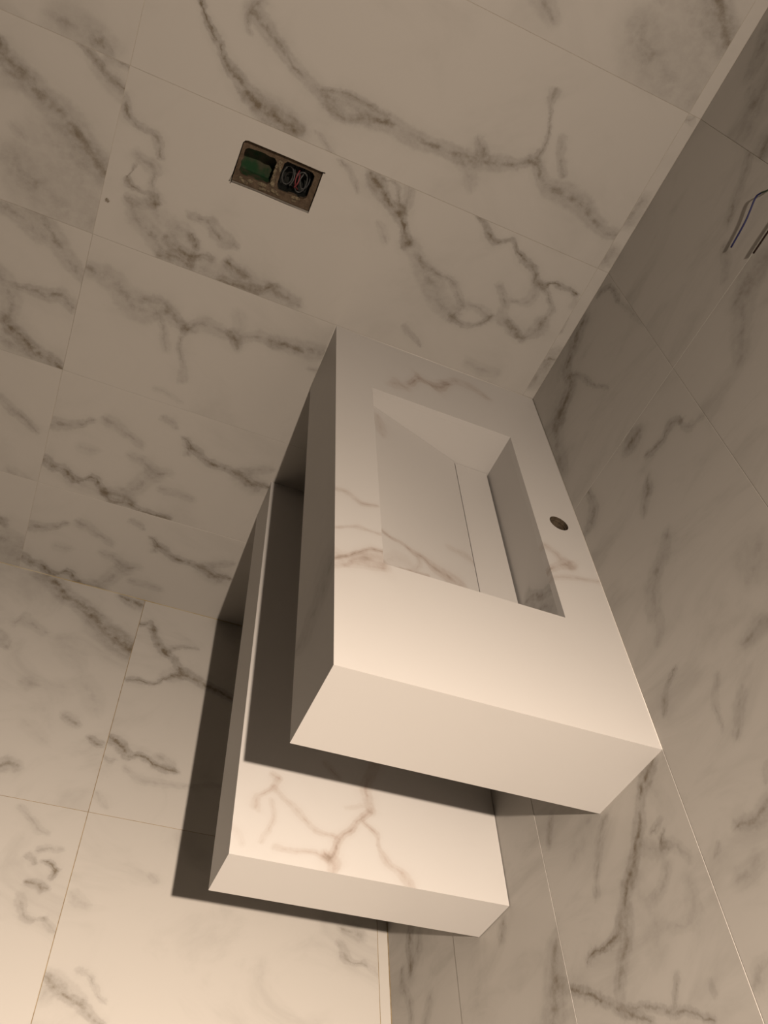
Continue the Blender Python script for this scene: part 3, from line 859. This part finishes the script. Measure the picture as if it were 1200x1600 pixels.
# ------------------------------------------------------------------ box shelf under the basin
DS, WS, HS, TS = 0.4467, 0.9008, 0.4568, 0.1024
shelf = thing('box_shelf', 'lower white marble box shelf on the tiled wall beneath the washbasin', 'shelf', (-DS / 2, -WS / 2, HS - TS))
SI = Matrix.Translation(-Vector(shelf.location))
g = 0.0022
me = poly_slab([(-DS, -WS), (-g, -WS), (-g, -e), (-DS, -e)], [], ST, [(-DS + ST, -WS + ST), (-g, -WS + ST), (-g, -e), (-DS + ST, -e)])
link('top_panel', me, shelf, M_shtop, SI @ frame('up', (0, 0, HS)))
me = poly_slab([(e, 0), (WS, 0), (WS, TS), (e, TS)], [], ST, [(e, ST), (WS - ST, ST), (WS - ST, TS - ST), (e, TS - ST)])
link('front_panel', me, shelf, M_stone, SI @ frame('right', (-DS, 0, HS - TS)))
me = poly_slab([(0, 0), (DS - g, 0), (DS - g, TS), (0, TS)], [], ST, [(ST, ST), (DS - g, ST), (DS - g, TS - ST), (ST, TS - ST)])
link('end_panel', me, shelf, M_stone, SI @ frame('toward_viewer', (-DS, -WS, HS - TS)))
me = poly_slab([(-DS, e), (-g, e), (-g, WS), (-DS, WS)], [], ST, [(-DS + ST, e), (-g, e), (-g, WS - ST), (-DS + ST, WS - ST)])
link('bottom_panel', me, shelf, M_stone, SI @ frame('down', (0, 0, HS - TS)))
# steel wall bracket in the hidden back, carries the shelf on the wall
link('wall_bracket', box_mesh(-0.020, -0.80, HS - 0.07, 0.0, -0.10, HS - 0.035), shelf, M_dark, SI)

# ------------------------------------------------------------------ electrical box in the wall
eb = thing('electrical_box', 'open double electrical box cut into the marble wall, green socket and coiled wires showing', 'electrical box', (-0.648, 0.03, 1.06))
EI = Matrix.Translation(-Vector(eb.location))
def jag(x0, z0, x1, z1, n=6, a=0.0012, r=0.005):
    pts = []
    cs = [(x0, z0), (x1, z0), (x1, z1), (x0, z1)]
    for i in range(4):
        p, q = Vector(cs[i]), Vector(cs[(i + 1) % 4])
        L = (q - p).length
        for k in range(n):
            t = r / L + (1 - 2 * r / L) * k / (n - 1)
            s = p.lerp(q, t)
            nrm = Vector((-(q - p).y, (q - p).x)).normalized()
            s += nrm * random.uniform(-a, a)
            pts.append((s.x, s.y))
    return pts
cupL = (-0.7135, 1.0655, -0.6565, 1.1135)
cupR = (-0.6435, 1.0655, -0.5865, 1.1165)
ox = [(BX0 - 0.004, BZ0 - 0.004), (BX1 + 0.004, BZ0 - 0.004), (BX1 + 0.004, BZ1 + 0.003), (BX0 - 0.004, BZ1 + 0.003)]
# keep it inside the saw cut
ox = [(BX0 + 0.001, BZ0 + 0.0012), (BX1 - 0.001, BZ0 + 0.0012), (BX1 - 0.001, BZ1 - 0.0012), (BX0 + 0.010, BZ1 - 0.0012), (BX0 + 0.0025, BZ1 - 0.007)]
me = poly_slab(ox, [jag(*cupL), jag(*cupR)], 0.012)
link('mortar_bed', me, eb, M_mortar, EI @ frame('back', (0, 0.0105, 0)))
def cup(x0, z0, x1, z1, mat, y0=0.016, y1=0.058, th=0.0015):
    bm = bmesh.new()
    def rg(a, y):
        r = 0.006
        out = []
        for cx, cz, s in ((x1 - r, z1 - r, 0), (x0 + r, z1 - r, 1), (x0 + r, z0 + r, 2), (x1 - r, z0 + r, 3)):
            for k in range(4):
                an = (s + k / 3) * math.pi / 2
                out.append(bm.verts.new((cx + (r + a) * math.cos(an), y, cz + (r + a) * math.sin(an))))
        return out
    rs = [rg(th, y1), rg(th, y0), rg(0, y0), rg(0, y1 - th)]
    n = len(rs[0])
    for p, q in zip(rs, rs[1:]):
        for i in range(n):
            bm.faces.new((p[i], p[(i + 1) % n], q[(i + 1) % n], q[i]))
    bm.faces.new(rs[0]); bm.faces.new(rs[-1])
    return link('socket_cup', bm_done(bm, 'cup'), eb, mat, EI)
cl = cup(-0.7140, 1.0650, -0.6560, 1.1140, M_green, y1=0.052)
cr = cup(-0.6440, 1.0650, -0.5860, 1.1170, M_dark)
cr['label'] = 'black cup of coiled wires'
cl['label'] = 'empty green plastic cup'
# filler smeared on the bridge between the cups and along the lower lip
bm = bmesh.new()
for _ in range(16):
    c = Vector((random.uniform(-0.6545, -0.6455), random.uniform(0.0088, 0.0105), random.uniform(1.068, 1.112)))
    bmesh.ops.create_icosphere(bm, subdivisions=1, radius=random.uniform(0.0018, 0.0035), matrix=Matrix.Translation(c) @ Matrix.Diagonal((1, .6, 1.5, 1)))
for _ in range(16):
    c = Vector((random.uniform(-0.71, -0.59), random.uniform(0.0092, 0.0105), random.uniform(1.054, 1.064)))
    bmesh.ops.create_icosphere(bm, subdivisions=1, radius=random.uniform(0.002, 0.004), matrix=Matrix.Translation(c) @ Matrix.Diagonal((1.8, .5, 1, 1)))
fo = link('filler_dabs', bm_done(bm, 'dabs'), eb, M_dab, EI)
fo['kind'] = 'stuff'
# wires folded into the right cup
def coil(cx, cz, rx, rz, y, turns, mat, r=0.0013, ph=0.0, dy=0.006):
    pts = []
    n = int(turns * 9)
    for i in range(n + 1):
        a = ph + i / 9 * 2 * math.pi
        pts.append((cx + rx * math.cos(a) * (1 - .03 * i / 9), y + dy * i / n + 0.001 * math.sin(3 * a), cz + rz * math.sin(a)))
    link('wire', tube(pts, r, 7, 4), eb, mat, EI)
coil(-0.630, 1.090, 0.0095, 0.0165, 0.026, 1.4, M_wgrey, ph=2.2)
coil(-0.604, 1.088, 0.0105, 0.0190, 0.024, 1.5, M_wgrey, ph=0.8)
coil(-0.598, 1.092, 0.0085, 0.0160, 0.032, 1.1, M_wgrey, ph=3.8)
coil(-0.621, 1.084, 0.0120, 0.0120, 0.036, 1.2, M_wblack, ph=1.0)
for pts, mt in (([(-0.612, 0.05, 1.108), (-0.613, 0.026, 1.106), (-0.615, 0.020, 1.094), (-0.612, 0.022, 1.080), (-0.605, 0.03, 1.072)], M_wred),
                ([(-0.620, 0.05, 1.110), (-0.621, 0.030, 1.104), (-0.618, 0.021, 1.090), (-0.6215, 0.020, 1.076)], M_wgrey),
                ([(-0.606, 0.05, 1.110), (-0.604, 0.028, 1.104), (-0.607, 0.022, 1.092), (-0.600, 0.024, 1.078), (-0.594, 0.03, 1.074)], M_wgrey),
                ([(-0.609, 0.05, 1.104), (-0.610, 0.03, 1.100), (-0.609, 0.019, 1.088), (-0.613, 0.020, 1.076)], M_wred)):
    link('wire', tube(pts, 0.0013, 7, 5), eb, mt, EI)

# ------------------------------------------------------------------ two loose wires out of the right wall
W0, W1, W2, W3 = (0.004, -0.3389, 1.4435), (-0.003, -0.3396, 1.4392), (-0.006, -0.3404, 1.4350), (-0.0075, -0.3310, 1.4272)
W4, W5, W6 = (-0.008, -0.3290, 1.4245), (-0.007, -0.3381, 1.3866), (-0.006, -0.3447, 1.3464)
N0, N1, N2, N3 = (0.004, -0.3902, 1.4407), (-0.006, -0.4046, 1.4244), (-0.007, -0.4066, 1.3942), (-0.006, -0.4058, 1.3609)
bw = thing('electric_wire', 'bent blue electric wire hanging out of the right wall, left of the darker one', 'wire', (-0.003, -0.339, 1.441))
WI = Matrix.Translation(-Vector(bw.location))
me = tube([W0, W1, W2, W3], 0.0013, 8, 6)
link('sheathed_root', me, bw, M_wgreen, WI)
me = tube([W3, (-0.008, -0.3265, 1.4172), W5, W6], 0.0013, 8, 8)
link('blue_length', me, bw, M_wblue, WI)
nw = thing('electric_wire', 'straight dark brown electric wire hanging out of the right wall at the photo edge', 'wire', (-0.003, -0.397, 1.433))
NI = Matrix.Translation(-Vector(nw.location))
me = tube([N0, N1, N2, N3], 0.0014, 8, 8)
link('insulation', me, nw, M_wbrown, NI)
